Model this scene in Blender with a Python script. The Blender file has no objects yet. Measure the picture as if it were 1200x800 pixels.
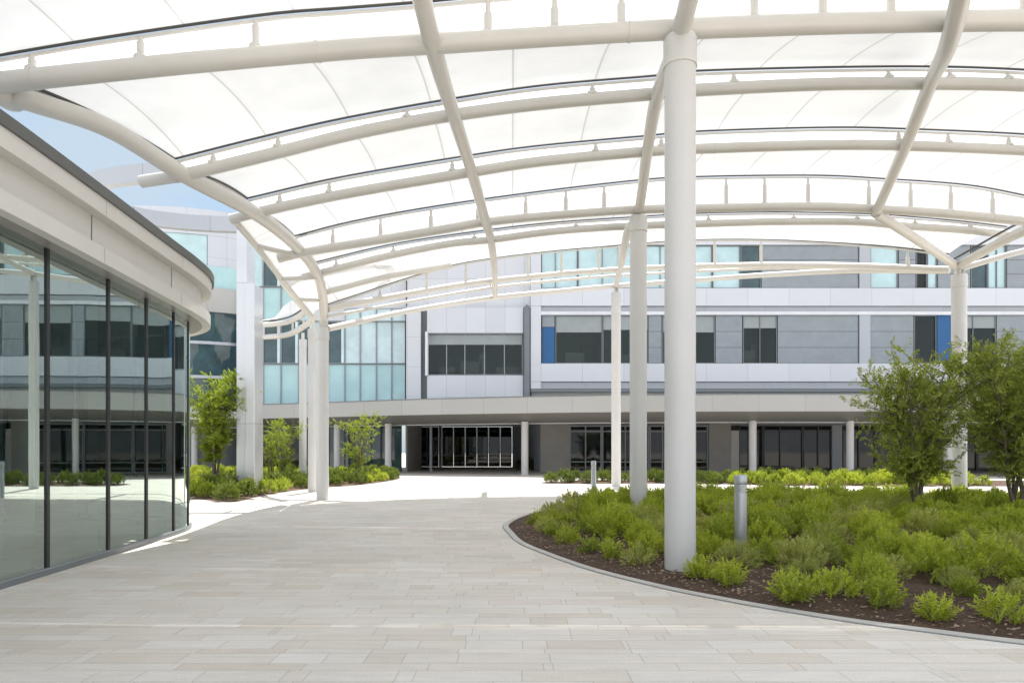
import bpy, math, random
from mathutils import Vector
random.seed(11)
R = math.radians
SC = bpy.context.scene
COL = SC.collection
F, HOR, EYE = 800.0, 528.0, 1.5

def P(px, py, d):
    """point seen at (px, py) of the 1200 x 800 photograph at depth d"""
    return Vector(((px - 600) * d / F, d, EYE + (HOR - py) * d / F))
def G(px, py):
    d = EYE * F / (py - HOR)
    return Vector(((px - 600) * d / F, d, 0))

# ------------------------------------------------------------------ materials
def nodes(name):
    m = bpy.data.materials.new(name); m.use_nodes = True
    nt = m.node_tree; nt.nodes.clear()
    out = nt.nodes.new('ShaderNodeOutputMaterial')
    return m, nt, out
class NT:
    def __init__(s, nt): s.nt = nt
    def n(s, t, **k):
        x = s.nt.nodes.new(t)
        for a, b in k.items(): setattr(x, a, b)
        return x
    def l(s, a, b): s.nt.links.new(a, b)
    def sock(s, v, inp):
        if isinstance(v, (int, float)): inp.default_value = v
        else: s.l(v, inp)
    def math(s, op, a, b=0.0, clamp=False):
        x = s.n('ShaderNodeMath', operation=op, use_clamp=clamp)
        s.sock(a, x.inputs[0]); s.sock(b, x.inputs[1]); return x.outputs[0]
    def mix(s, f, a, b, blend='MIX'):
        x = s.n('ShaderNodeMix', data_type='RGBA', blend_type=blend)
        s.sock(f, x.inputs[0])
        for v, i in ((a, 6), (b, 7)):
            if isinstance(v, tuple): x.inputs[i].default_value = (*v[:3], 1)
            else: s.l(v, x.inputs[i])
        return x.outputs[2]
    def noise(s, scale, detail=3, rough=.5, vec=None, dims='3D'):
        x = s.n('ShaderNodeTexNoise'); x.noise_dimensions = dims
        x.inputs['Scale'].default_value = scale; x.inputs['Detail'].default_value = detail
        x.inputs['Roughness'].default_value = rough
        if vec is not None: s.l(vec, x.inputs['Vector'])
        return x.outputs[0]
    def ramp(s, fac, stops):
        x = s.n('ShaderNodeValToRGB'); e = x.color_ramp.elements
        while len(e) < len(stops): e.new(.5)
        for q, (p, c) in zip(e, stops):
            q.position = p; q.color = (*c, 1) if isinstance(c, tuple) else (c, c, c, 1)
        s.l(fac, x.inputs[0]); return x.outputs[0]
    def bump(s, h, strength=.3, dist=.01):
        x = s.n('ShaderNodeBump'); x.inputs['Strength'].default_value = strength
        x.inputs['Distance'].default_value = dist; s.l(h, x.inputs['Height']); return x.outputs[0]
    def principled(s, color, rough=.4, metal=0., ior=None, normal=None):
        b = s.n('ShaderNodeBsdfPrincipled')
        if isinstance(color, tuple): b.inputs['Base Color'].default_value = (*color, 1)
        else: s.l(color, b.inputs['Base Color'])
        s.sock(rough, b.inputs['Roughness']); b.inputs['Metallic'].default_value = metal
        if ior: b.inputs['IOR'].default_value = ior
        if normal is not None: s.l(normal, b.inputs['Normal'])
        return b.outputs[0]

def paint(name, c, rough=.4, metal=0., var=.06, scale=1.5, ior=None, bump=0.):
    m, nt, out = nodes(name); N = NT(nt)
    tc = N.n('ShaderNodeTexCoord').outputs['Object']
    f = N.noise(scale, 5, .6, tc)
    g = N.ramp(f, [(.3, tuple(x * (1 - var) for x in c)), (.7, tuple(min(1, x * (1 + var)) for x in c))])
    rr = N.math('ADD', N.math('MULTIPLY', f, .15), rough - .075)
    nm = N.bump(N.noise(scale * 18, 3, .6, tc), bump, .004) if bump else None
    N.l(N.principled(g, rr, metal, ior, nm), out.inputs[0]); return m

def panels(name, c, w, h, ox=0., oz=0., rough=.35, metal=0., joint=.012, jc=.35, var=.05, axis='X'):
    """metal cladding: joints every w by h metres, each sheet slightly different"""
    m, nt, out = nodes(name); N = NT(nt)
    pos = N.n('ShaderNodeNewGeometry').outputs['Position']
    sx = N.n('ShaderNodeSeparateXYZ'); N.l(pos, sx.inputs[0])
    u = N.math('DIVIDE', N.math('ADD', sx.outputs[axis], -ox), w)
    v = N.math('DIVIDE', N.math('ADD', sx.outputs['Z'], -oz), h)
    def edge(t, size):
        fr = N.math('FRACT', t)
        return N.math('LESS_THAN', fr, joint / size)
    j = N.math('MAXIMUM', edge(u, w), edge(v, h))
    wn = N.n('ShaderNodeTexWhiteNoise'); wn.noise_dimensions = '2D'
    cb = N.n('ShaderNodeCombineXYZ'); N.l(N.math('FLOOR', u), cb.inputs[0]); N.l(N.math('FLOOR', v), cb.inputs[1])
    N.l(cb.outputs[0], wn.inputs['Vector'])
    g = N.math('ADD', N.math('MULTIPLY', wn.outputs['Value'], .5), N.math('MULTIPLY', N.noise(.7, 4, .6, pos), .5))
    a = N.ramp(g, [(.2, tuple(x * (1 - var) for x in c)), (.8, tuple(min(1, x * (1 + var)) for x in c))])
    cc = N.mix(j, a, tuple(x * jc for x in c))
    # oil canning: the sheets are never quite flat
    nm = N.bump(N.noise(.9, 2, .5, pos), .12, .05)
    N.l(N.principled(cc, rough, metal, None, nm), out.inputs[0]); return m

def make_paving():
    m, nt, out = nodes('stone_paving'); N = NT(nt)
    pos = N.n('ShaderNodeNewGeometry').outputs['Position']
    s = N.n('ShaderNodeSeparateXYZ'); N.l(pos, s.inputs[0])
    X, Y = s.outputs[0], s.outputs[1]
    per = .74
    t = N.math('DIVIDE', Y, per); ft = N.math('FRACT', t)
    cuts = (.31, .52, .84)
    row = N.math('MULTIPLY', N.math('FLOOR', t), 4.)
    for c in cuts: row = N.math('ADD', row, N.math('GREATER_THAN', ft, c))
    dist = N.math('MINIMUM', ft, N.math('SUBTRACT', 1., ft))
    for c in cuts: dist = N.math('MINIMUM', dist, N.math('ABSOLUTE', N.math('SUBTRACT', ft, c)))
    dist = N.math('MULTIPLY', dist, per)
    wr = N.n('ShaderNodeTexWhiteNoise'); wr.noise_dimensions = '1D'; N.l(row, wr.inputs['W'])
    wr2 = N.n('ShaderNodeTexWhiteNoise'); wr2.noise_dimensions = '1D'; N.l(N.math('ADD', row, 71.3), wr2.inputs['W'])
    w = N.math('ADD', .55, N.math('MULTIPLY', wr.outputs['Value'], .4))
    u = N.math('ADD', N.math('DIVIDE', X, w), N.math('MULTIPLY', wr2.outputs['Value'], 7.))
    fu = N.math('FRACT', u)
    # some stones are cut in two
    cell0 = N.n('ShaderNodeCombineXYZ'); N.l(row, cell0.inputs[0]); N.l(N.math('FLOOR', u), cell0.inputs[1])
    wc = N.n('ShaderNodeTexWhiteNoise'); wc.noise_dimensions = '2D'; N.l(cell0.outputs[0], wc.inputs['Vector'])
    split = N.math('ADD', .35, N.math('MULTIPLY', wc.outputs['Value'], 1.5))
    half = N.math('GREATER_THAN', fu, split)
    dx = N.math('MINIMUM', N.math('MINIMUM', fu, N.math('SUBTRACT', 1., fu)), N.math('ABSOLUTE', N.math('SUBTRACT', fu, split)))
    dx = N.math('MULTIPLY', dx, w)
    dj = N.math('MINIMUM', dist, dx)
    joint = N.n('ShaderNodeMapRange'); joint.inputs[1].default_value = .0015; joint.inputs[2].default_value = .005
    joint.inputs[3].default_value = 1.; joint.inputs[4].default_value = 0.
    N.l(dj, joint.inputs[0])
    cell = N.n('ShaderNodeCombineXYZ'); N.l(row, cell.inputs[0]); N.l(N.math('FLOOR', u), cell.inputs[1]); N.l(half, cell.inputs[2])
    wn = N.n('ShaderNodeTexWhiteNoise'); wn.noise_dimensions = '3D'; N.l(cell.outputs[0], wn.inputs['Vector'])
    stone = N.ramp(wn.outputs['Value'], [(0., (.62, .558, .482)), (.2, (.655, .60, .53)), (.5, (.675, .627, .565)), (.8, (.695, .65, .594)), (1., (.72, .683, .635))])
    grain = N.noise(55, 4, .7, pos); big = N.noise(.45, 5, .6, pos)
    mp = N.n('ShaderNodeMapping'); mp.inputs['Scale'].default_value = (1.2, 7, 1); N.l(pos, mp.inputs[0])
    vein = N.noise(2.2, 5, .65, mp.outputs[0])
    stone = N.mix(1., stone, N.ramp(grain, [(.3, .88), (.7, 1.07)]), 'MULTIPLY')
    stone = N.mix(1., stone, N.ramp(big, [(.3, .90), (.62, 1.03)]), 'MULTIPLY')
    stone = N.mix(1., stone, N.ramp(vein, [(.32, .92), (.62, 1.03)]), 'MULTIPLY')
    spot = N.noise(3.1, 6, .75, pos)
    stone = N.mix(1., stone, N.ramp(spot, [(.27, .84), (.36, 1.)]), 'MULTIPLY')
    col = N.mix(N.math('MULTIPLY', joint.outputs[0], .5), stone, (.20, .185, .165))
    h = N.math('SUBTRACT', N.math('MULTIPLY', grain, .12), joint.outputs[0])
    N.l(N.principled(col, N.math('ADD', .42, N.math('MULTIPLY', big, .3)), 0., None, N.bump(h, .25, .004)), out.inputs[0])
    return m

def make_membrane():
    m, nt, out = nodes('woven_membrane'); N = NT(nt)
    uv = N.n('ShaderNodeUVMap').outputs[0]
    s = N.n('ShaderNodeSeparateXYZ'); N.l(uv, s.inputs[0])
    seam = N.math('LESS_THAN', N.math('FRACT', N.math('DIVIDE', s.outputs[0], 1.35)), .022)
    wide = N.math('LESS_THAN', N.math('FRACT', N.math('DIVIDE', s.outputs[0], 1.35)), .06)
    pos = N.n('ShaderNodeNewGeometry').outputs['Position']
    dirt = N.noise(.55, 6, .65, pos)
    c = N.ramp(dirt, [(.3, (.76, .775, .79)), (.5, (.82, .835, .85)), (.7, (.86, .875, .89))])
    edge_ = N.math('ABSOLUTE', N.math('SUBTRACT', s.outputs[1], .5))
    c = N.mix(N.ramp(edge_, [(.40, 0.), (.5, .22)]), c, (.62, .61, .58))
    c = N.mix(N.math('ADD', N.math('MULTIPLY', seam, .42), N.math('MULTIPLY', wide, .05)), c, (.35, .34, .32))
    d = N.n('ShaderNodeBsdfDiffuse'); N.l(c, d.inputs[0])
    t = N.n('ShaderNodeBsdfTranslucent'); N.l(c, t.inputs[0])
    x = N.n('ShaderNodeMixShader'); x.inputs[0].default_value = .205
    N.l(d.outputs[0], x.inputs[1]); N.l(t.outputs[0], x.inputs[2]); N.l(x.outputs[0], out.inputs[0]); return m

def make_film():
    m, nt, out = nodes('clear_film'); N = NT(nt)
    pos = N.n('ShaderNodeNewGeometry').outputs['Position']; f = N.noise(1.3, 4, .6, pos)
    t = N.n('ShaderNodeBsdfTransparent'); t.inputs[0].default_value = (.97, .98, .98, 1)
    d = N.n('ShaderNodeBsdfTranslucent'); N.l(N.ramp(f, [(.3, .8), (.7, .9)]), d.inputs[0])
    x = N.n('ShaderNodeMixShader'); N.l(N.math('ADD', .68, N.math('MULTIPLY', f, .2)), x.inputs[0])
    N.l(t.outputs[0], x.inputs[1]); N.l(d.outputs[0], x.inputs[2]); N.l(x.outputs[0], out.inputs[0]); return m

def make_glass(name, tint, ior=1.7, k=.31, gl=.01):
    m, nt, out = nodes(name); N = NT(nt)
    pos = N.n('ShaderNodeNewGeometry').outputs['Position']
    nm = N.bump(N.noise(.55, 2, .5, pos), .05, .03)
    fr = N.n('ShaderNodeFresnel'); fr.inputs[0].default_value = ior
    t = N.n('ShaderNodeBsdfTransparent'); t.inputs[0].default_value = (*tint, 1)
    g = N.n('ShaderNodeBsdfGlossy'); g.inputs['Roughness'].default_value = .01; g.inputs[0].default_value = (.86, 1, .96, 1)
    N.l(nm, g.inputs['Normal'])
    x = N.n('ShaderNodeMixShader'); N.l(N.math('ADD', N.math('MULTIPLY', fr.outputs[0], .9), k), x.inputs[0]); N.l(t.outputs[0], x.inputs[1]); N.l(g.outputs[0], x.inputs[2])
    N.l(x.outputs[0], out.inputs[0]); return m

def make_pane(name, c, ior=1.9, var=.25, rough=.02):
    """opaque coated glazing; dark tints stand in for dim rooms behind it"""
    m, nt, out = nodes(name); N = NT(nt)
    pos = N.n('ShaderNodeNewGeometry').outputs['Position']
    f = N.noise(.8, 3, .6, pos)
    col = N.ramp(f, [(.3, tuple(x * (1 - var) for x in c)), (.7, tuple(x * (1 + var) for x in c))])
    nm = N.bump(N.noise(.35, 2, .5, pos), .06, .05)
    N.l(N.principled(col, rough, 0., ior, nm), out.inputs[0]); return m

def make_leaf(name, dark, light, var=.5):
    m, nt, out = nodes(name); N = NT(nt)
    geo = N.n('ShaderNodeNewGeometry'); oi = N.n('ShaderNodeObjectInfo')
    f = N.math('ADD', N.math('MULTIPLY', geo.outputs['Random Per Island'], 1 - var), N.math('MULTIPLY', oi.outputs['Random'], var))
    patch = N.noise(1.1, 3, .6, geo.outputs['Position'])
    f = N.math('ADD', N.math('MULTIPLY', f, .65), N.math('MULTIPLY', N.math('SUBTRACT', patch, .2), .6), True)
    c = N.ramp(f, [(0., dark), (1., light)])
    b = N.n('ShaderNodeBsdfPrincipled'); N.l(c, b.inputs['Base Color']); b.inputs['Roughness'].default_value = .5
    t = N.n('ShaderNodeBsdfTranslucent'); N.l(N.mix(1., c, (1.7, 1.6, .7), 'MULTIPLY'), t.inputs[0])
    x = N.n('ShaderNodeMixShader'); x.inputs[0].default_value = .34
    N.l(b.outputs[0], x.inputs[1]); N.l(t.outputs[0], x.inputs[2]); N.l(x.outputs[0], out.inputs[0]); return m

def make_soil():
    m, nt, out = nodes('bark_mulch'); N = NT(nt)
    pos = N.n('ShaderNodeNewGeometry').outputs['Position']
    f = N.noise(38, 6, .75, pos); g = N.noise(2.2, 4, .6, pos)
    c = N.ramp(f, [(.3, (.040, .022, .013)), (.55, (.125, .074, .046)), (.72, (.25, .165, .115)), (.8, (.28, .23, .18))])
    c = N.mix(1., c, N.ramp(g, [(.3, .7), (.7, 1.15)]), 'MULTIPLY')
    N.l(N.principled(c, .9, 0, None, N.bump(f, 1., .05)), out.inputs[0]); return m

def make_louvre(name, c, pitch=.11):
    m, nt, out = nodes(name); N = NT(nt)
    pos = N.n('ShaderNodeNewGeometry').outputs['Position']
    s = N.n('ShaderNodeSeparateXYZ'); N.l(pos, s.inputs[0])
    fr = N.math('FRACT', N.math('DIVIDE', s.outputs[2], pitch))
    f = N.noise(1.4, 4, .6, pos)
    col = N.ramp(f, [(.3, tuple(x * .93 for x in c)), (.7, tuple(x * 1.06 for x in c))])
    N.l(N.principled(col, .45, .25, None, N.bump(N.math('ABSOLUTE', N.math('SUBTRACT', fr, .5)), .5, .05)), out.inputs[0]); return m

M = dict(
    paving=make_paving(), membrane=make_membrane(), film=make_film(),
    tube=paint('white_steel_paint', (.585, .57, .54), .36, 0, .05, .8),
    column=paint('white_column_paint', (.57, .57, .565), .34, 0, .05, .6),
    gasket=paint('black_gasket', (.06, .058, .052), .5),
    mullion=paint('black_mullion', (.018, .02, .02), .35),
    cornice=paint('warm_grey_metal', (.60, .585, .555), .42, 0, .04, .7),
    cornice_in=paint('grey_metal_recess', (.57, .555, .525), .45, 0, .05, .7),
    coping=paint('dark_coping', (.085, .088, .085), .4),
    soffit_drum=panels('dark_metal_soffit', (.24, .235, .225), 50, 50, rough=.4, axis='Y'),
    white=panels('white_metal_panels', (.575, .59, .62), 2.9, 30, 2.04, -3, .32, .15),
    grid=panels('white_metal_grid', (.555, .57, .60), 1.375, 2.1, -6.0, 11.6, .3, .15),
    grey_band=panels('pale_grey_panels', (.38, .40, .43), 4.2, 30, 1.0, -3, .35, .2),
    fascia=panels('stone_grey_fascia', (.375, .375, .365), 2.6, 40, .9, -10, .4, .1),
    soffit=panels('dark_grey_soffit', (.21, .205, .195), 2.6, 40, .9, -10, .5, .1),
    trim=paint('white_trim', (.64, .655, .68), .35),
    silver=panels('silver_cladding', (.66, .67, .69), 40, 4.95, -100, -2.5, .3, .55),
    ringm=panels('grey_ring_cladding', (.48, .50, .53), 2.2, 40, -50.3, -3, .35, .35, axis='X'),
    louvre=make_louvre('grey_louvre', (.255, .285, .31)),
    darkgrey=paint('dark_grey_metal', (.17, .19, .20), .4, .2),
    blue=paint('cobalt_panel', (.012, .095, .25), .35),
    office_glass=make_glass('office_glass', (.42, .47, .46), 1.55, 0., .0),
    dark_pane=make_pane('dark_window_glass', (.015, .018, .0165), 1.42, .7),
    grey_pane=make_pane('grey_window_glass', (.05, .09, .10), 1.6),
    tower_pane=make_pane('tower_window_glass', (.05, .10, .125), 1.5, .35),
    teal_pane=make_pane('teal_window_glass', (.42, .59, .615), 1.9, .12),
    teal_panel=make_pane('teal_spandrel_glass', (.38, .585, .60), 1.7, .08, .06),
    pale_pane=make_pane('pale_window_glass', (.50, .65, .67), 2.0, .15),
    blind=paint('grey_roller_blind', (.29, .32, .32), .7),
    wall_brown=paint('taupe_wall', (.36, .348, .33), .7, 0, .06, 2),
    wall_grey=paint('grey_wall', (.34, .37, .40), .6),
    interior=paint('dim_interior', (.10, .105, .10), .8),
    pale_in=paint('pale_interior', (.55, .54, .50), .7),
    glass=make_glass('curtain_glass', (.66, .86, .82), 2.1),
    kerb=paint('kerb_stone', (.47, .455, .43), .6, 0, .08, 3, None, .2),
    soil=make_soil(),
    chip=paint('wood_chip', (.30, .22, .16), .9, 0, .5, 30),
    shrub=make_leaf('shrub_leaves', (.12, .185, .022), (.50, .56, .07)),
    shrub_grey=make_leaf('grey_green_leaves', (.17, .215, .06), (.50, .52, .18)),
    hedge=make_leaf('hedge_leaves', (.035, .065, .010), (.17, .22, .03)),
    tree_dark=make_leaf('dark_tree_leaves', (.09, .135, .026), (.42, .48, .10), .15),
    tree_light=make_leaf('light_tree_leaves', (.10, .165, .015), (.33, .40, .04), .15),
    bark=paint('grey_bark', (.13, .105, .08), .85, 0, .3, 12, None, .5),
    steel=paint('satin_aluminium', (.44, .46, .49), .32, .6, .06, 5),
    lens=paint('bollard_lens', (.62, .62, .6), .2),
)

# ------------------------------------------------------------------ mesh helpers
class MB:
    def __init__(s): s.v = []; s.f = []; s.uv = None
    def box(s, x0, x1, y0, y1, z0, z1):
        b = len(s.v)
        s.v += [Vector(p) for p in ((x0,y0,z0),(x1,y0,z0),(x1,y1,z0),(x0,y1,z0),(x0,y0,z1),(x1,y0,z1),(x1,y1,z1),(x0,y1,z1))]
        s.f += [tuple(b + i for i in q) for q in ((0,3,2,1),(4,5,6,7),(0,1,5,4),(1,2,6,5),(2,3,7,6),(3,0,4,7))]
        return s
    def tube(s, pts, r, n=12, cap=True):
        k = len(pts); b = len(s.v)
        rr = r if isinstance(r, (list, tuple)) else [r] * k
        up = None
        for i in range(k):
            t = (pts[min(i+1, k-1)] - pts[max(i-1, 0)]).normalized()
            if up is None:
                up = Vector((0, 0, 1)) if abs(t.z) < .9 else Vector((1, 0, 0))
            a = t.cross(up)
            if a.length < 1e-4: a = t.cross(Vector((0, 1, .1)))
            a.normalize(); up = a.cross(t).normalized()
            for j in range(n):
                q = 2 * math.pi * j / n
                s.v.append(pts[i] + (a * math.cos(q) + up * math.sin(q)) * rr[i])
        for i in range(k - 1):
            for j in range(n):
                s.f.append((b+i*n+j, b+i*n+(j+1) % n, b+(i+1)*n+(j+1) % n, b+(i+1)*n+j))
        if cap:
            s.f.append(tuple(b + j for j in range(n))[::-1]); s.f.append(tuple(b + (k-1)*n + j for j in range(n)))
        return s
    def cyl(s, x, y, prof, n=32):
        """lathe: prof = [(r, z), ...]"""
        return s.tube_z(x, y, prof, n)
    def tube_z(s, x, y, prof, n):
        b = len(s.v)
        for r, z in prof:
            for j in range(n):
                q = 2 * math.pi * j / n
                s.v.append(Vector((x + r*math.cos(q), y + r*math.sin(q), z)))
        for i in range(len(prof) - 1):
            for j in range(n):
                s.f.append((b+i*n+j, b+i*n+(j+1) % n, b+(i+1)*n+(j+1) % n, b+(i+1)*n+j))
        s.f.append(tuple(b + j for j in range(n))[::-1]); s.f.append(tuple(b + (len(prof)-1)*n + j for j in range(n)))
        return s
    def sweep(s, path, prof, closed=False):
        """path: [(x, y)], prof: closed polygon [(offset to the right of travel, z)]"""
        k = len(path); n = len(prof); b = len(s.v)
        for i in range(k):
            if closed: p0, p1 = path[i-1], path[(i+1) % k]
            else: p0, p1 = path[max(i-1, 0)], path[min(i+1, k-1)]
            t = Vector((p1[0]-p0[0], p1[1]-p0[1])).normalized(); nx, ny = t.y, -t.x
            for o, z in prof: s.v.append(Vector((path[i][0] + nx*o, path[i][1] + ny*o, z)))
        for i in range(k if closed else k - 1):
            for j in range(n):
                a = b + i*n; c = b + ((i+1) % k)*n
                s.f.append((a+j, a+(j+1) % n, c+(j+1) % n, c+j))
        if not closed:
            s.f.append(tuple(b + j for j in range(n))[::-1]); s.f.append(tuple(b + (k-1)*n + j for j in range(n)))
        return s
    def grid(s, rows, uvs=None):
        b = len(s.v); n = len(rows[0])
        for r in rows: s.v += r
        for i in range(len(rows) - 1):
            for j in range(n - 1): s.f.append((b+i*n+j, b+i*n+j+1, b+(i+1)*n+j+1, b+(i+1)*n+j))
        if uvs: s.uv = (s.uv or []) + uvs
        return s
    def quad(s, a, b, c, d):
        k = len(s.v); s.v += [Vector(a), Vector(b), Vector(c), Vector(d)]; s.f.append((k, k+1, k+2, k+3)); return s
    def mesh(s, name, m, off=Vector((0, 0, 0)), smooth=False):
        me = bpy.data.meshes.new(name)
        me.from_pydata([tuple(p - off) for p in s.v], [], s.f)
        if s.uv:
            l = me.uv_layers.new(name='UVMap')
            for lp in me.loops: l.data[lp.index].uv = s.uv[lp.vertex_index]
        me.materials.append(m)
        if smooth:
            me.polygons.foreach_set('use_smooth', [True] * len(me.polygons))
            try: me.set_sharp_from_angle(angle=R(40))
            except Exception: pass
        me.update(); return me

def base_of(o):
    v = Vector((0, 0, 0))
    while o is not None: v += o.location; o = o.parent
    return v
def obj(name, mb, m, parent=None, smooth=False, label=None, bevel=0.):
    mat = M[m] if isinstance(m, str) else m
    me = mb.mesh(name, mat, base_of(parent), smooth)
    o = bpy.data.objects.new(name, me); COL.objects.link(o); o.parent = parent
    if label: o['label'] = label
    if bevel:
        b = o.modifiers.new('edge', 'BEVEL'); b.width = bevel; b.segments = 2; b.limit_method = 'ANGLE'
    return o
def thing(name, label, cat, loc=(0, 0, 0), group=None):
    o = bpy.data.objects.new(name, None); COL.objects.link(o); o.location = loc
    o['label'] = label; o['category'] = cat; o['kind'] = 'thing'
    if group: o['group'] = group
    o.empty_display_size = .2
    return o
def tag(o, label, cat, group=None, kind='thing'):
    o['label'] = label; o['category'] = cat; o['kind'] = kind
    if group: o['group'] = group
    return o
def struct(name, mb, m, label=None, smooth=False):
    o = obj(name, mb, m, None, smooth); o['kind'] = 'structure'
    if label: o['label'] = label; o['category'] = name.split('_')[-1]
    return o
def crom(pts, per=6, closed=False):
    pts = [Vector(p) for p in pts]; n = len(pts); out = []
    for i in range(n if closed else n - 1):
        if closed: a, b, c, d = pts[i-1], pts[i], pts[(i+1) % n], pts[(i+2) % n]
        else:
            b, c = pts[i], pts[i+1]
            a = pts[i-1] if i else b*2 - c
            d = pts[i+2] if i + 2 < n else c*2 - b
        for k in range(per):
            t = k / per
            out.append(.5*((2*b) + (c-a)*t + (2*a-5*b+4*c-d)*t*t + (3*b-a-3*c+d)*t**3))
    if not closed: out.append(pts[-1])
    return out
def resample(pts, n):
    L = [0]
    for a, b in zip(pts, pts[1:]): L.append(L[-1] + (b-a).length)
    out = []; k = 0
    for i in range(n):
        t = L[-1] * i / (n-1)
        while k < len(L) - 2 and L[k+1] < t: k += 1
        f = (t - L[k]) / max(1e-9, L[k+1] - L[k]); out.append(pts[k].lerp(pts[k+1], f))
    return out

# ------------------------------------------------------------------ ground
g = MB(); g.quad((-400, -400, 0), (400, -400, 0), (400, 400, 0), (-400, 400, 0))
struct('plaza_paving', g, 'paving')

def smooth_outline(pts, per=6): return [(p.x, p.y) for p in crom([Vector((x, y, 0)) for x, y in pts], per, True)]
isl = [(-.05, 13.95), (.03, 12.5), (.22, 11.1), (.61, 9.84), (1.08, 8.63), (1.7, 7.55), (2.17, 6.94), (2.47, 6.6), (3.03, 6.06), (3.56, 5.69), (4.03, 5.38),
       (5.2, 4.75), (7.5, 4.2), (11, 4.4), (15, 7), (17, 12), (15.6, 17.5), (12, 20.6), (8, 21.3), (5, 21), (3, 20), (1.35, 18), (.4, 16)]
bed_left = [(-10.2, 21.3), (-8.15, 19.75), (-8.2, 22), (-8.15, 25.2), (-7.6, 27.6), (-6.7, 29.4), (-6.1, 33), (-6.1, 37), (-7.2, 41), (-10.5, 42), (-13.5, 38.5), (-14.8, 31), (-15.4, 23.5), (-13, 21.8)]
bed_hedge = [(1.5, 31.2), (3.2, 30.7), (8, 30.8), (12, 29.2), (18, 28.6), (26, 29.5), (26, 33.4), (18, 33.4), (10, 33.8), (3.2, 33.6), (1.6, 32.8)]
bed_far = [(-22, 38), (-18, 36.5), (-16.5, 38), (-16.2, 42.5), (-19, 45), (-24, 45)]
def inside(x, y, poly):
    c = False; j = len(poly) - 1
    for i in range(len(poly)):
        xi, yi = poly[i]; xj, yj = poly[j]
        if (yi > y) != (yj > y) and x < (xj-xi)*(y-yi)/(yj-yi) + xi: c = not c
        j = i
    return c
def edge_dist(x, y, poly):
    best = 1e9; p = Vector((x, y))
    for i in range(len(poly)):
        a = Vector(poly[i-1]); b = Vector(poly[i]); t = max(0, min(1, (p-a).dot(b-a)/max(1e-9, (b-a).length_squared)))
        best = min(best, (p - a.lerp(b, t)).length)
    return best
from mathutils import noise as mnoise
def soil_z(x, y, poly):
    e = edge_dist(x, y, poly)
    return .022 + .10*(1 - math.exp(-e*1.1)) + .035*min(1, e*4)*mnoise.noise(Vector((x*3.1, y*3.1, 0))) + .02*min(1, e*6)*mnoise.noise(Vector((x*11, y*11, 3)))
def make_bed(name, ctrl, step, label):
    poly = smooth_outline(ctrl, 10)
    # kerb : inner half sits inside the bed
    cw = sum(poly[i-1][0]*poly[i][1] - poly[i][0]*poly[i-1][1] for i in range(len(poly))) > 0
    sgn = 1 if cw else -1      # offset to the right = outward for counter clockwise
    k = MB(); k.sweep(poly, [(sgn*0., -.05), (sgn*.11, -.05), (sgn*.11, .012), (sgn*.104, .016), (sgn*.006, .016), (sgn*0., .012)], True)
    kerb = struct(name + '_kerb', k, 'kerb', None)
    strip = MB(); strip.sweep(poly, [(sgn*.112, .004), (sgn*.124, .004), (sgn*.124, -.03), (sgn*.112, -.03)], True)
    o = obj('joint_line', strip, 'darkgrey', kerb)
    s = MB(); xs = [p[0] for p in poly]; ys = [p[1] for p in poly]
    # radial fill from rings (star-shaped beds), ring spacing gives relief
    cx = sum(xs)/len(xs); cy = sum(ys)/len(ys); rings = step
    rows = []
    for r in range(rings + 1):
        t = (r / rings) ** .8; row = []
        for (x, y) in poly + [poly[0]]:
            X = x + (cx-x)*t*.995; Y = y + (cy-y)*t*.995
            row.append(Vector((X, Y, .012 if r == 0 else soil_z(X, Y, poly))))
        rows.append(row)
    s.grid(rows)
    struct(name + '_soil', s, 'soil', None, True)
    return poly
island = make_bed('island_bed', isl, 60, '')
leftbed = make_bed('corner_bed', bed_left, 14, '')
hedgebed = make_bed('hedge_bed', bed_hedge, 8, '')
farbed = make_bed('lawn_bed', bed_far, 8, '')

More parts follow.
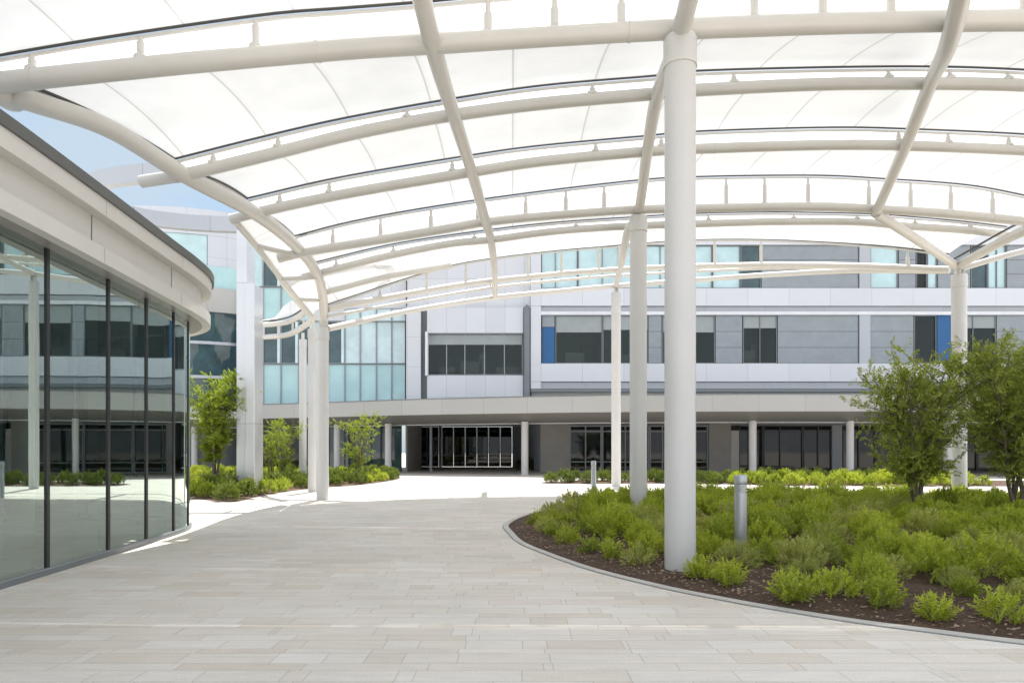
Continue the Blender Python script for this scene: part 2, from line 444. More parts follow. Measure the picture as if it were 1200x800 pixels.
# ------------------------------------------------------------------ the big canopy
canopy = thing('membrane_canopy', 'large white tensile membrane canopy on arched steel tubes over the walkway', 'canopy', (2, 14, 0))
def line(pts, d): return [P(x, y, d) for x, y in pts]
RIBS = [
 # depth, radius, rib, membrane edge above it, post pixels
 (8.4, .122, [(-14, 99), (0, 97), (200, 76), (400, 58), (511, 51), (650, 42), (797, 34), (1000, 27), (1200, 24), (1400, 26), (1800, 60)],
  [(-12, 69), (0, 66), (138, 43), (310, 18.5), (400, 11), (490, 4), (600, -6), (797, -19), (1000, -27), (1200, -30), (1400, -27), (1800, 12)],
  [38, 165, 300, 572, 650, 728, 884, 964, 1044, 1200, 1330]),
 (11.2, .098, [(165, 213), (219, 204), (304, 184), (400, 160), (459, 147.5), (531, 135), (636, 121.5), (768, 110), (817, 105.7), (959, 99), (1090, 98), (1200, 100), (1330, 108), (1500, 128)],
  [(205, 187), (300, 163), (400, 140), (521.5, 118), (636, 101), (770, 89.5), (817, 84), (959, 80), (1090, 79), (1200, 82.7), (1330, 92), (1500, 112)],
  [250, 326, 477, 694, 860, 1041, 1113, 1181, 1300]),
 (13.5, .098, [(270, 257), (310, 247), (400, 228), (548, 202.5), (636, 189), (754, 178), (817, 174.5), (969, 170), (1067, 171), (1200, 176.5), (1300, 185), (1400, 198)],
  [(290, 233), (400, 208), (555, 182), (636, 171), (756, 160), (817, 154.6), (969, 150), (1070, 152), (1200, 158), (1300, 167), (1400, 180)],
  [328, 386, 530, 698, 775, 1053, 1111, 1182, 1260]),
 (15.9, .105, [(326, 303), (360, 295), (450, 280), (525, 267.5), (569, 260), (636, 253), (737, 245.7), (817, 244), (952, 242), (1033, 245.4), (1120, 251), (1218, 261)],
  [(345, 277), (412, 260), (501, 243.6), (616, 227), (744, 212), (817, 207.6), (952, 206), (1036, 210), (1137, 217.7), (1218, 233)],
  [390, 446, 505, 560, 616, 663, 708, 800, 851, 896, 947, 1018, 1067, 1114, 1163]),
 (18.4, .098, [(355, 325), (375, 320), (450, 301), (525, 286), (575, 281), (650, 271), (737, 265), (815, 262.5), (900, 260), (1000, 260), (1062, 265), (1125, 269), (1182, 275)],
  [(368, 308), (462, 286), (570, 270), (650, 261), (737, 255), (817, 250.5), (910, 249), (1016, 251), (1075, 255), (1130, 260), (1180, 266)],
  [394, 461, 556, 675, 830, 930, 1004, 1072, 1136]),
]
dE1 = [(385, 20.8), (450, 22.6), (525, 24.2), (600, 25.4), (707, 26), (815, 25.4), (900, 24), (1000, 22), (1060, 20.9), (1118, 20.1)]
def lerp_tab(t, x):
    if x <= t[0][0]: return t[0][1]
    for (a, u), (b, v) in zip(t, t[1:]):
        if x <= b: return u + (v-u)*(x-a)/(b-a)
    return t[-1][1]
E1edge = [P(x, y, lerp_tab(dE1, x)) for x, y in [(384, 357), (420, 345), (480, 325), (525, 312), (575, 303), (650, 294), (707, 289), (760, 284.5), (815, 281), (900, 281), (1000, 286), (1060, 291), (1112, 298)]]
E1tube_px = [(384, 362), (450, 349), (525, 336), (575, 329), (650, 321.5), (675, 319), (760, 314), (815, 312), (900, 310.5), (1000, 311.5), (1112, 316)]
E1tube = [P(x, y, lerp_tab(dE1, x)) for x, y in E1tube_px]
dE3 = [(385, 21), (475, 25), (575, 27.6), (720, 29), (815, 28.2), (900, 26), (1000, 23), (1112, 20.2)]
dE2 = [(385, 20.8), (475, 24), (575, 26), (720, 27.2), (815, 26.4), (900, 24.6), (1000, 22.4)]
E2 = [P(x, y, lerp_tab(dE2, x)) for x, y in [(384, 371), (475, 354), (575, 337), (660, 328), (720, 323), (815, 318), (900, 314.5), (1000, 313)]]
E3 = [P(x, y, lerp_tab(dE3, x)) for x, y in [(384, 385), (475, 365), (575, 349), (650, 341.5), (720, 335), (775, 331), (815, 328), (900, 322), (1000, 317), (1112, 317)]]

def by_x(pts, X):
    for a, b in zip(pts, pts[1:]):
        if (a.x - X)*(b.x - X) <= 0 and a.x != b.x: return a.lerp(b, (X-a.x)/(b.x-a.x))
    return None

def make_rib(pts, edge, r, posts, d, name='rib', slim=False):
    rc = crom(pts, 6)
    rb = obj(name, MB().tube(rc, r, 16), 'tube', canopy, True)
    ec = crom(edge, 6)
    obj('edge_gasket', MB().tube([p + Vector((0, 0, .012)) for p in ec], .018, 8), 'gasket', rb, True)
    obj('edge_rail', MB().tube([p - Vector((0, -.01, .045)) for p in ec], .026, 8), 'tube', rb, True)
    for X in (rc[0].x + .55, rc[len(rc)//2].x + .9, rc[-1].x - 1.1, -2.4):
        q = by_x(rc, X); q2 = by_x(rc, X + .035)
        if q and q2: obj('splice_ring', MB().tube([q, q2], r*1.06, 16), 'tube', rb, True)
    for X in posts:
        a, b = by_x(rc, X), by_x(ec, X)
        if a is None or b is None: continue
        top = b.z - .06; lo = a.z + r*.6; H = top - lo
        q = MB()
        if H > .36:
            q.tube_z(a.x, a.y, [(.055, lo), (.055, top-.16), (.034, top-.13), (.034, top)], 10)
        else:
            q.tube_z(a.x, a.y, [(.09, lo), (.085, lo+r*.5), (.045, lo+r*.75), (.05, top-.06), (.03, top-.05), (.03, top)], 10)
        obj('post', q, 'tube', rb, True)
    return rb, rc, ec
ribs = []
for d, r, a, e, ps in RIBS:
    ribs.append(make_rib(line(a, d), line(e, d), r, [(p-600)*d/F for p in ps], d))
# ribs above and behind the viewpoint, same section as the nearest visible one
for d, dz in ((5.6, -.02),):
    sh = Vector((0, d - 8.4, dz))
    src = RIBS[0]
    pts = [p + sh for p in line(src[2], 8.4)]; ed = [p + sh for p in line(src[3], 8.4)]
    ribs.append(make_rib(pts, ed, .122, [], d))
near_first = ribs[5:][::-1] + ribs[:5]
NB = len(ribs) - 5          # back to front order by depth

def membrane(near, far, sag=.0, name='membrane_panel', parent=None, n=64, k=10, side=False, mat='membrane'):
    a = resample(near, n); b = resample(far, n); rows = []; uvs = []
    for i in range(k + 1):
        t = i / k; row = []
        for j in range(n):
            p = a[j].lerp(b[j], t); p = p + Vector((0, 0, sag*4*t*(1-t))); row.append(p)
            uvs.append((p.x if abs(b[-1].x-b[0].x) > 3 else p.y, t))
        rows.append(row)
    m = MB(); m.grid(rows, uvs)
    o = obj(name, m, mat, parent or canopy, True)
    if side:
        e = [r_[0] for r_ in rows]
        obj('edge_gasket', MB().tube([p + Vector((.0, 0, -.02)) for p in e], .024, 8), 'gasket', o, True)
        obj('edge_rail', MB().tube([p + Vector((-.05, 0, -.05)) for p in e], .03, 8), 'tube', o, True)
    return o
def start_at(pts, x):      # drop the part of a rib that sticks out past the edge beam
    q = [p for p in pts if p.x >= x]; return q if len(q) > 3 else pts
for i in range(len(near_first) - 1):
    rc = near_first[i][1]; ec = near_first[i+1][2]
    near = [p + Vector((0, .06, .13)) for p in start_at(rc, near_first[i][2][0].x)]
    membrane(near, [p + Vector((0, -.02, .02)) for p in ec], .10, side=True)
membrane([p + Vector((0, .06, .12)) for p in start_at(near_first[-1][1], near_first[-1][2][0].x)], [p + Vector((0, 0, .02)) for p in crom(E1edge, 6)], .16, side=True)
# upstand strips closing the gap over the two nearest ribs
for rb, rc, ec in near_first[NB:NB+5]:
    membrane([p + Vector((0, .07, .1)) for p in start_at(rc, ec[0].x)], [p + Vector((0, .04, -.05)) for p in ec], 0, 'upstand_film', rb, 64, 2, False, 'film')
# far edge truss
post_px = [445, 500, 546, 619, 658, 701, 725, 838, 892, 1066]
rb, rc, ec = make_rib(E1tube, E1edge, .10, [(p-600)*lerp_tab(dE1, p)/F for p in post_px], 22, 'edge_truss')
obj('lower_rail', MB().tube(crom(E2, 6), .055, 10), 'tube', canopy, True)
obj('edge_beam', MB().tube(crom(E3, 6), .10, 14), 'tube', canopy, True)
sp = MB()
for p in crom(E2, 6)[3::9]:
    a = by_x(crom(E1tube, 6), p.x)
    if a: sp.tube([p, a], .03, 8)
obj('tie_struts', sp, 'tube', canopy, True)
obj('rib', MB().tube(crom([P(383, 342, 20.2), P(450, 325, 20.8), P(528, 311.5, 22.4)], 6), .09, 12), 'tube', canopy, True)
# beams running away from the viewer
back = lambda p, k: [Vector((p.x + k*.0, y, z)) for y, z in ((-2.6, p.z-.2), (0, p.z), (3., p.z+.1), (5.6, p.z+.02))]
l1 = [P(506, 48, 8.3), P(533, 139, 11.2), P(553.6, 204, 13.5), P(570, 262, 15.9), P(575, 280, 18.4), P(579, 310, 22), P(580, 331, 25.1), P(580, 348, 27.7)]
l2 = [P(797, 40, 8.36), P(770, 113, 11.2), P(758, 181, 13.5), P(748, 248, 16), P(735, 273, 18.5), P(729, 305, 23.5), P(722, 334, 29)]
l3 = [P(1117, 34, 8.3), P(1089, 101, 11.2), P(1060, 174, 13.5), P(1027, 248, 15.9)]
for l in (l1, l2, l3):
    full = crom([Vector((l[0].x - (l[1].x-l[0].x)*1.06, 5.3, l[0].z-.02))] + l, 8)
    obj('long_beam', MB().tube(full, .112, 16), 'tube', canopy, True)
# left edge beam, from the near corner down to the corner column
lb = [Vector((-6.42, 5.2, 6.02)), P(-14, 102, 8.4), P(34, 118, 8.8), P(128, 151, 9.9), P(216, 205, 11.2), P(304, 253, 13.5), P(351, 292, 15.9), P(371, 320, 18.2), P(378, 346, 20), P(379, 372, 20.9), P(378, 392, 21)]
obj('edge_beam', MB().tube(crom(lb, 8), .135, 16), 'tube', canopy, True)
# outer hoop left of the edge beam
t1 = crom([P(276, 260, 13.5), P(300, 288, 15.2), P(322, 317, 17.4), P(345, 346, 19.4), P(366, 371, 21)], 8)
obj('outer_hoop', MB().tube(t1, .07, 12), 'tube', canopy, True)
obj('outer_hoop', MB().tube(crom([P(317, 302, 19), P(327, 325, 19.8), P(345, 350, 20.6), P(367, 374, 21.4)], 8), .07, 12), 'tube', canopy, True)
for (a, b) in (((300, 288, 15.2), (351, 300, 15.9)), ((330, 327, 18), (371, 325, 18.2)), ((350, 351, 19.8), (379, 352, 20.2))):
    obj('bracket', MB().tube([P(*a), P(*b)], .055, 10), 'tube', canopy, True)
membrane([p + Vector((0, 0, .05)) for p in t1], [p + Vector((-.1, 0, .12)) for p in crom([P(330, 270, 14.4), P(351, 288, 15.9), P(368, 312, 18), P(377, 342, 20), P(378, 366, 21)], 8)], .05, 'membrane_panel', None, 24, 4)
# right hand corner : two raking tubes on the far right column
cr = P(1121, 312, 20)
obj('raking_beam', MB().tube([P(1027, 250, 15.9), P(1075, 281, 17.9), cr], .115, 14), 'tube', canopy, True)
rk = crom([cr, P(1182, 279, 17.6), P(1218, 261, 15.9), P(1330, 190, 13.5), P(1480, 120, 11.2), P(1750, 55, 8.4)], 8)
obj('edge_beam', MB().tube(rk, .125, 14), 'tube', canopy, True)
obj('edge_gasket', MB().tube([p + Vector((-.1, 0, .2)) for p in rk], .028, 8), 'gasket', canopy, True)
obj('lower_rail', MB().tube(crom([cr + Vector((0, 0, -.1)), P(1200, 294, 19.4), P(1300, 275, 19)], 6), .085, 12), 'tube', canopy, True)
# columns
def column(px, d, captop, r, beam_z=None, lab=None):
    X = (px-600)*d/F; zt = EYE + (HOR-captop)*d/F; capH = .36
    c = obj('column', MB().cyl(X, d, [(r, 0), (r, zt-capH)], 40), 'column', canopy, True, lab)
    obj('cap', MB().cyl(X, d, [(r*.985, zt-capH), (r*1.07, zt-capH+.004), (r*1.07, zt-.03), (r*1.0, zt), (r*.3, zt+.003)], 40), 'column', c, True)
    obj('joint_ring', MB().cyl(X, d, [(r*1.085, zt-capH-.006), (r*1.085, zt-capH+.03)], 40), 'cornice', c, True)
    q = MB().cyl(X, d, [(.085, zt), (.085, (beam_z or zt+.25))], 16)
    for s in (-1, 1): q.box(X+s*.06-.012, X+s*.06+.012, d-.13, d+.13, zt, zt+.2)
    obj('pin_joint', q, 'tube', c, True)
    return c
column(797, 8.36, 45, .188)
column(748, 16, 254, .198)
column(722, 29, 343, .20)
column(378, 21, 384, .188)
column(1124, 20, 322, .20)

# second canopy beyond the corner column
can2 = thing('drop_off_canopy', 'lower curved white membrane canopy edge left of the corner column', 'canopy', (-9, 26, 0))
u1 = crom([P(369, 352, 22.4), P(358, 365, 23.2), P(337, 377, 25), P(309, 381, 27), P(300, 382, 27.8)], 8)
u2 = crom([P(369, 371, 22.4), P(358, 381, 23.2), P(337, 392, 25), P(309, 395, 27), P(300, 396, 27.8)], 8)
t = MB().tube(u1, .10, 12); obj('edge_beam', t, 'tube', can2, True)
t = MB().tube(u2, .10, 12); obj('edge_beam', t, 'tube', can2, True)
obj('edge_gasket', MB().tube([p + Vector((0, .0, .16)) for p in u1], .03, 8), 'gasket', can2, True)
for i in range(4, len(u1), 5): obj('post', MB().tube([u2[i], u1[i]], .04, 8), 'tube', can2, True)
membrane([p + Vector((0, .05, .15)) for p in u1], [p + Vector((-2.2, 3.4, .5)) for p in u1], .15, 'membrane_panel', can2, 40, 6)
for px, d, top, r in ((367, 25, 386, .185), (355, 30.5, 398, .16)):
    X = (px-600)*d/F; zt = EYE + (HOR-top)*d/F
    c = obj('column', MB().cyl(X, d, [(r, 0), (r, zt-.3), (r*1.07, zt-.3), (r*1.07, zt)], 28), 'column', can2, True)
    obj('pin_joint', MB().cyl(X, d, [(.07, zt), (.07, zt+.3)], 12), 'tube', c, True)

# ------------------------------------------------------------------ glass pavilion on the left
drum = thing('glass_pavilion', 'curved single storey glass pavilion with stepped grey metal roof edge', 'building', (-9, 8, 0))
mull = [(-5.75, -5.2), (-5.66, -3.7), (-5.58, -2.2), (-5.52, -.7), (-5.48, .8), (-5.46, 2.3), (-5.46, 3.8), (-5.48, 5.3), (-5.53, 6.8), (-5.62, 8.28), (-5.80, 9.76), (-5.90, 11.0), (-6.0, 12.1), (-6.17, 13.0), (-6.52, 13.75), (-7.15, 14.35), (-8.1, 14.75), (-9.4, 14.95), (-11., 15.), (-12.6, 15.), (-14.2, 15.)]
mull = mull[:9] + [(-5.64, 8.28), (-5.775, 9.76), (-5.895, 11.0)] + mull[12:]
path = [(p.x, p.y) for p in crom([Vector((x, y, 0)) for x, y in mull], 5)]
ZT = 3.95
obj('plinth', MB().sweep(path, [(-.16, 0), (.035, 0), (.035, .07), (.02, .085), (-.16, .085)]), 'darkgrey', drum)
for a, b in zip(range(0, len(path)-1, 5), range(5, len(path)+4, 5)):
    seg = path[a:b+1]
    if len(seg) < 2: continue
    s = MB(); s.grid([[Vector((x, y, .085)) for x, y in seg], [Vector((x, y, ZT)) for x, y in seg]])
    obj('glass_pane', s, 'glass', drum, True)
for i in range(0, len(path), 5):
    p0, p1 = path[max(i-1, 0)], path[min(i+1, len(path)-1)]
    t = Vector((p1[0]-p0[0], p1[1]-p0[1], 0)).normalized(); n = Vector((t.y, -t.x, 0)); c = Vector((*path[i], 0))
    q = MB(); w = .03
    for z0, z1 in ((.085, ZT),):
        b = [c + t*sx*w + n*sy for sx, sy in ((-1, -.12), (1, -.12), (1, .018), (-1, .018))]
        k = len(q.v); q.v += [p + Vector((0, 0, z0)) for p in b] + [p + Vector((0, 0, z1)) for p in b]
        q.f += [tuple(k+j for j in f) for f in ((0,3,2,1),(4,5,6,7),(0,1,5,4),(1,2,6,5),(2,3,7,6),(3,0,4,7))]
    obj('mullion', q, 'mullion', drum)
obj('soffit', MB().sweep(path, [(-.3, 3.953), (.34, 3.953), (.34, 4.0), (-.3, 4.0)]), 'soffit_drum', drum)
obj('lower_fascia', MB().sweep(path, [(.22, 3.945), (.37, 3.945), (.37, 4.15), (.22, 4.15)]), 'cornice', drum)
obj('recess_panel', MB().sweep(path, [(.0, 4.0), (.21, 4.0), (.21, 4.62), (.0, 4.62)]), 'cornice_in', drum)
obj('upper_fascia', MB().sweep(path, [(.15, 4.57), (.38, 4.57), (.395, 4.77), (.15, 4.77)]), 'cornice', drum)
obj('coping', MB().sweep(path, [(.10, 4.772), (.43, 4.772), (.44, 4.90), (.10, 4.93)]), 'coping', drum)
jm = MB()
for i in range(7, len(path)-1, 10):
    p0, p1 = path[i-1], path[i+1]; t = Vector((p1[0]-p0[0], p1[1]-p0[1], 0)).normalized(); n = Vector((t.y, -t.x, 0)); c = Vector((*path[i], 0))
    for o, z0, z1, w in ((.213, 4.15, 4.57, .012), (.397, 4.575, 4.765, .003), (.3725, 3.95, 4.145, .003)):
        a = c + n*o - t*w; b = c + n*o + t*w
        jm.quad(a + Vector((0,0,z0)), b + Vector((0,0,z0)), b + Vector((0,0,z1)), a + Vector((0,0,z1)))
obj('panel_joint', jm, 'coping', drum)
inner = [(x, y) for x, y in path]
rf = MB(); rf.v = [Vector((x, y, 4.85)) for x, y in inner] + [Vector((-18, 15, 4.85)), Vector((-18, -5.2, 4.85))]; rf.f = [tuple(range(len(rf.v)))]
obj('roof', rf, 'darkgrey', drum)
cl = MB(); cl.v = [Vector((x-.1, y-.05, 3.94)) for x, y in inner] + [Vector((-18, 15, 3.94)), Vector((-18, -5.2, 3.94))]; cl.f = [tuple(range(len(cl.v)))]
obj('ceiling', cl, 'pale_in', drum)
fl = MB(); fl.v = [Vector((x-.1, y-.05, .03)) for x, y in inner] + [Vector((-18, 15, .03)), Vector((-18, -5.2, .03))]; fl.f = [tuple(range(len(fl.v)))]
obj('indoor_floor', fl, 'pale_in', drum)
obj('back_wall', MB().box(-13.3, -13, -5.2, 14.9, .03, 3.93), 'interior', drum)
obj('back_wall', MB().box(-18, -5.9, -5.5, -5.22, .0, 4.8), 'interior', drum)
for x, y in ((-8.2, 4), (-8.4, 8.2), (-8.6, 12)):
    obj('inner_column', MB().cyl(x, y, [(.2, .03), (.2, 3.93)], 24), 'pale_in', drum, True)
for x0, x1, y0, y1, z1 in ((-7.4, -6.9, 9.2, 9.26, 3.9), (-7.6, -7.0, 10.9, 10.96, 3.9), (-7.9, -7.0, 6.9, 6.96, 3.9)):
    obj('inner_screen', MB().box(x0, x1, y0, y1, .05, z1), 'wall_grey', drum)
for x, y in ((-9.2, 5.6), (-9.5, 10)):
    c = obj('reception_desk', MB().box(x-.45, x+.45, y-1.1, y+1.1, .03, 1.05), 'wall_brown', drum)
    obj('desk_top', MB().box(x-.5, x+.5, y-1.16, y+1.16, 1.05, 1.1), 'trim', c)

# ------------------------------------------------------------------ ring beam on its pylon
ring = thing('ring_beam_pylon', 'tall silver clad pylon carrying a grey elevated ring beam', 'structure', (-9.3, 24.3, 0))
obj('pylon', MB().box(-9.69, -9.335, 24, 24.8, 0, 9.25), 'silver', ring, False, None, .015)
obj('pylon_wing', MB().box(-9.33, -9.02, 23.9, 24.75, 0, 7.35), 'silver', ring, False, None, .02)
rp = []
for i in range(72):
    q = 2*math.pi*i/72; c, s_ = math.cos(q), math.sin(q)
    rp.append((-8.6 + 4.9*math.copysign(abs(c)**.85, c), 22.1 + 2.35*math.copysign(abs(s_)**.85, s_)))
obj('ring_beam', MB().sweep(rp, [(-.12, 9.3), (.12, 9.3), (.12, 9.82), (-.12, 9.82)], True), 'ringm', ring)

# ------------------------------------------------------------------ main building
DF = 48.0; K = DF / F
def fx(px, d=DF): return (px-600)*d/F
def fz(py, d=DF): return EYE + (HOR-py)*d/F
bld = thing('office_block', 'three storey office block with white metal bands, grey louvres and blue panels', 'building', (20, 54, 0))
def fb(px0, px1, py0, py1, y0, y1, d=DF): return MB().box(fx(px0, d), fx(px1, d), y0, y1, fz(py1, d), fz(py0, d))
XR = 1330
for z0, z1 in ((4.2, 7.58), (11.12, 12.98), (15.93, fz(262))):
    obj('floor_slab', MB().box(fx(623), fx(XR), 48.6, 64, z0, z1), 'pale_in', bld)
obj('upper_room_wall', MB().box(fx(623), fx(XR), 48.7, 64, 12.98, 15.93), 'darkgrey', bld)
obj('room_wall', MB().box(fx(623), fx(XR), 53.5, 53.7, 7.58, 11.12), 'pale_in', bld)
for px in (623.5, 706, 762, 840, 868, 914, 1010, 1071, 1104, 1172, 1236, 1300):
    obj('room_partition', MB().box(fx(px), fx(px)+.12, 48.62, 53.5, 7.581, 11.119), 'wall_grey', bld)
for px, w_, h_, y in ((664, 1.4, 1.0, 49.6), (690, .9, 2.0, 52.6), (725, 1.8, .9, 50.2), (745, .6, 1.9, 52), (790, 1.6, .95, 50), (822, .8, 2.1, 52.4), (880, .9, 1.2, 49.8), (900, .5, 1.9, 51.5), (1083, .9, 1.3, 50), (1150, 1.2, 1.0, 50.2), (1255, 1.5, 1.1, 50), (1285, .8, 2, 52)):
    c = obj('office_cabinet', MB().box(fx(px), fx(px)+w_, y, y+.5, 7.581, 7.58+h_), 'wall_brown', bld)
    obj('cabinet_top', MB().box(fx(px)-.03, fx(px)+w_+.03, y-.03, y+.53, 7.58+h_, 7.62+h_), 'wall_grey', c)
obj('parapet', fb(622, XR, 258, 287, 47.95, 48.58), 'white', bld)
obj('wall_band', fb(622, XR, 338, 358.5, 47.9, 48.58), 'white', bld)
obj('spandrel_band', fb(634, XR, 359, 364.5, 48.1, 48.58), 'grey_band', bld)
obj('sill_band', fb(634, XR, 365, 369, 47.93, 48.58), 'trim', bld)
obj('wall_band', fb(622, XR, 426, 447, 47.9, 48.58), 'white', bld)
obj('spandrel_band', fb(634, XR, 447.5, 455, 48.1, 48.58), 'grey_band', bld)
obj('sill_band', fb(622, XR, 455.5, 459, 47.95, 48.58), 'darkgrey', bld)
obj('pier', fb(622, 634, 287.2, 337.8, 47.92, 48.58), 'white', bld)
obj('pier', fb(622, 634, 358.7, 425.8, 47.92, 48.58), 'white', bld)
obj('pier', fb(622, 633.8, 447.2, 455.3, 47.92, 48.58), 'white', bld)
for y0, y1 in ((287.2, 337.8), (369.2, 425.8)): obj('pier', fb(1007, 1020, y0, y1, 47.97, 48.58), 'grey_band', bld)
obj('fin', MB().cyl(fx(617.5), 48.0, [(.24, fz(464)), (.24, fz(362)), (.15, fz(358.5)), (.03, fz(357))], 20), 'darkgrey', bld, True)

def window(px0, px1, py0, py1, pane, bars=(), parent=None, d=DF, yoff=.16, blind=None, frame='darkgrey', fw=.05, hbars=()):
    par = parent or bld
    x0, x1, z0, z1 = fx(px0, d), fx(px1, d), fz(py1, d), fz(py0, d)
    q = MB(); y0, y1 = d + yoff - .10, d + yoff + .04
    q.box(x0, x0+fw, y0, y1, z0, z1); q.box(x1-fw, x1, y0, y1, z0, z1)
    q.box(x0+fw, x1-fw, y0, y1, z0, z0+fw); q.box(x0+fw, x1-fw, y0, y1, z1-fw, z1)
    for b in bars: q.box(fx(b, d)-fw*.5, fx(b, d)+fw*.5, y0+.01, y1, z0+fw, z1-fw)
    for b in hbars: q.box(x0+fw, x1-fw, y0+.02, y1-.005, fz(b, d)-fw*.4, fz(b, d)+fw*.4)
    w = obj('window', q, frame, par)
    obj('pane', MB().quad((x0, d+yoff, z0), (x1, d+yoff, z0), (x1, d+yoff, z1), (x0, d+yoff, z1)), pane, w)
    if blind: obj('blind', MB().box(x0+fw, x1-fw, d+yoff-.03, d+yoff-.012, fz(blind, d), z1-fw), 'blind', w)
    return w
def louvre(px0, px1, py0, py1, rows=3):
    x0, x1, z0, z1 = fx(px0), fx(px1), fz(py1), fz(py0); q = MB()
    for r in range(rows):
        a = z0 + (z1-z0)*r/rows; b = z0 + (z1-z0)*(r+1)/rows
        q.box(x0+.03, x1-.03, 48.06, 48.3, a+.012, b-.012)
    obj('louvre_panel', q, 'louvre', bld)
def coloured(px0, px1, py0, py1, m):
    obj('colour_panel', fb(px0+.5, px1-.5, py0, py1, 48.1, 48.3), m, bld)
A, B = 369.4, 425.6
coloured(635, 650.5, 383, B, 'blue'); coloured(635, 650.5, A, 382.5, 'louvre')
window(651, 706, A, B, 'office_glass', (), blind=389)
window(706.5, 760, A, B, 'office_glass', (), blind=386)
louvre(760, 776, A, B)
window(776.5, 838, A, B, 'office_glass', (808,), blind=389)
louvre(838.5, 870.5, A, B)
window(871, 911, A, B, 'office_glass', (891,), blind=384)
louvre(911.5, 1006.5, A, B); louvre(1020.5, 1071.5, A, B)
window(1072, 1098, A, B, 'office_glass', ())
coloured(1099, 1116, A, B, 'blue')
window(1116.5, 1168, A, B, 'office_glass', (1141,), blind=384)
louvre(1168.5, 1240, A, B)
window(1240.5, XR, A, B, 'office_glass', (1270, 1300), blind=389)
A, B = 287.4, 337.6
window(634.5, 677, A, B, 'teal_pane', (651,)); window(677.5, 745, A, B, 'teal_pane', (706, 725))
window(745.5, 835, A, B, 'teal_pane', (774, 805)); window(835.5, 868, A, B, 'teal_pane', ())
window(868.5, 892, A, B, 'grey_pane', ())
louvre(892.5, 1006.5, A, B)
window(1020.5, 1053, A, B, 'teal_pane', ()); louvre(1053.5, 1074, A, B)
window(1074.5, 1087, A, B, 'dark_pane', ()); window(1087.5, 1099, A, B, 'teal_pane', ()); louvre(1099.5, 1138, A, B)
window(1138.5, 1158, A, B, 'grey_pane', ()); window(1158.5, 1180, A, B, 'teal_pane', (1169,)); louvre(1180.5, 1260, A, B)
window(1260.5, XR, A, B, 'teal_pane', (1290,))
# ground floor of the block
obj('ground_wall', MB().box(fx(634), fx(668), 48.3, 48.8, 0, 4.2), 'wall_brown', bld)
for px0, px1, bars in ((668, 706, (687,)), (706.5, 762, (734,)), (762.5, 832, (778, 817))):
    window(px0, px1, 498, 552.8, 'dark_pane', bars, yoff=.5, frame='wall_grey', fw=.09, hbars=(505, 541))
obj('ground_wall', MB().box(fx(832.5), fx(858), 48.3, 48.8, 0, 4.2), 'wall_brown', bld)
obj('service_door', MB().box(fx(858.5), fx(868), 48.35, 48.5, .05, fz(504)), 'pale_in', bld)
for px0, px1, bars in ((868.5, 897, (880,)), (897.5, 944, (917,)), (944.5, 978, (962,)), (990.5, 1030, (1010,)), (1030.5, 1090, (1060,)), (1090.5, 1150, (1120,)), (1150.5, 1240, (1180, 1210)), (1240.5, XR, (1290,))):
    window(px0, px1, 498, 552.8, 'dark_pane', bars, yoff=.5, frame='mullion', fw=.08, hbars=(505,))
obj('ground_wall', MB().box(fx(978.5), fx(990), 48.4, 48.8, 0, 4.2), 'wall_grey', bld)
obj('header_wall', MB().box(fx(634), fx(XR), 48.35, 48.8, fz(497.8), 4.19), 'darkgrey', bld)
obj('body_core', MB().box(fx(634.5), fx(XR), 48.9, 63.8, 0, 4.19), 'interior', bld)

# centre bay with the ribbon window
bay = thing('white_panel_bay', 'white gridded metal bay with a wide dark window above the entrance', 'building', (-2.5, 50, 0))
obj('wall', fb(500, 613, 359, 389.6, 48.15, 49), 'grid', bay)
obj('wall', fb(500, 613, 439.5, 470, 48.15, 49), 'grid', bay)
obj('wall', fb(476, 621.8, 296, 358.6, 48.5, 49), 'grid', bay)
obj('pier', fb(476, 493, 359, 470, 48.0, 49), 'grid', bay)
obj('reveal', fb(493.2, 499.8, 359, 470, 48.6, 49.1), 'darkgrey', bay)
obj('reveal', fb(613.2, 621.8, 359, 470, 48.5, 49.1), 'darkgrey', bay)
w = window(500.5, 612.5, 390, 439, 'office_glass', (523, 544.5, 567.5, 591), bay, 48.25, .3, None, 'wall_grey', .05, (403,))
obj('window_hood', fb(498.5, 501.5, 388.8, 440, 47.85, 48.5), 'trim', bay)
obj('core', fb(476.2, 621.6, 296.2, 389, 49.2, 60), 'pale_in', bay)
obj('core', fb(476.2, 621.6, 440, 470, 49.2, 60), 'wall_grey', bay)
obj('room_wall', fb(476.2, 621.6, 389.05, 439.95, 55, 55.2), 'wall_grey', bay)
for px in (499, 613): obj('room_wall', MB().box(fx(px), fx(px)+.1, 49.2, 55, fz(439.9), fz(389.1)), 'wall_grey', bay)
for px, w_, h_ in ((510, 1.2, .9), (537, 1.5, 1.3), (560, .5, 1.9), (580, 1.7, .9)):
    obj('table', MB().box(fx(px), fx(px)+w_, 50.4, 51.2, fz(439.9), fz(439.9)+h_), 'wall_brown', bay)
obj('blind', fb(501.5, 612, 391, 402.5, 48.42, 48.44), 'blind', bay)

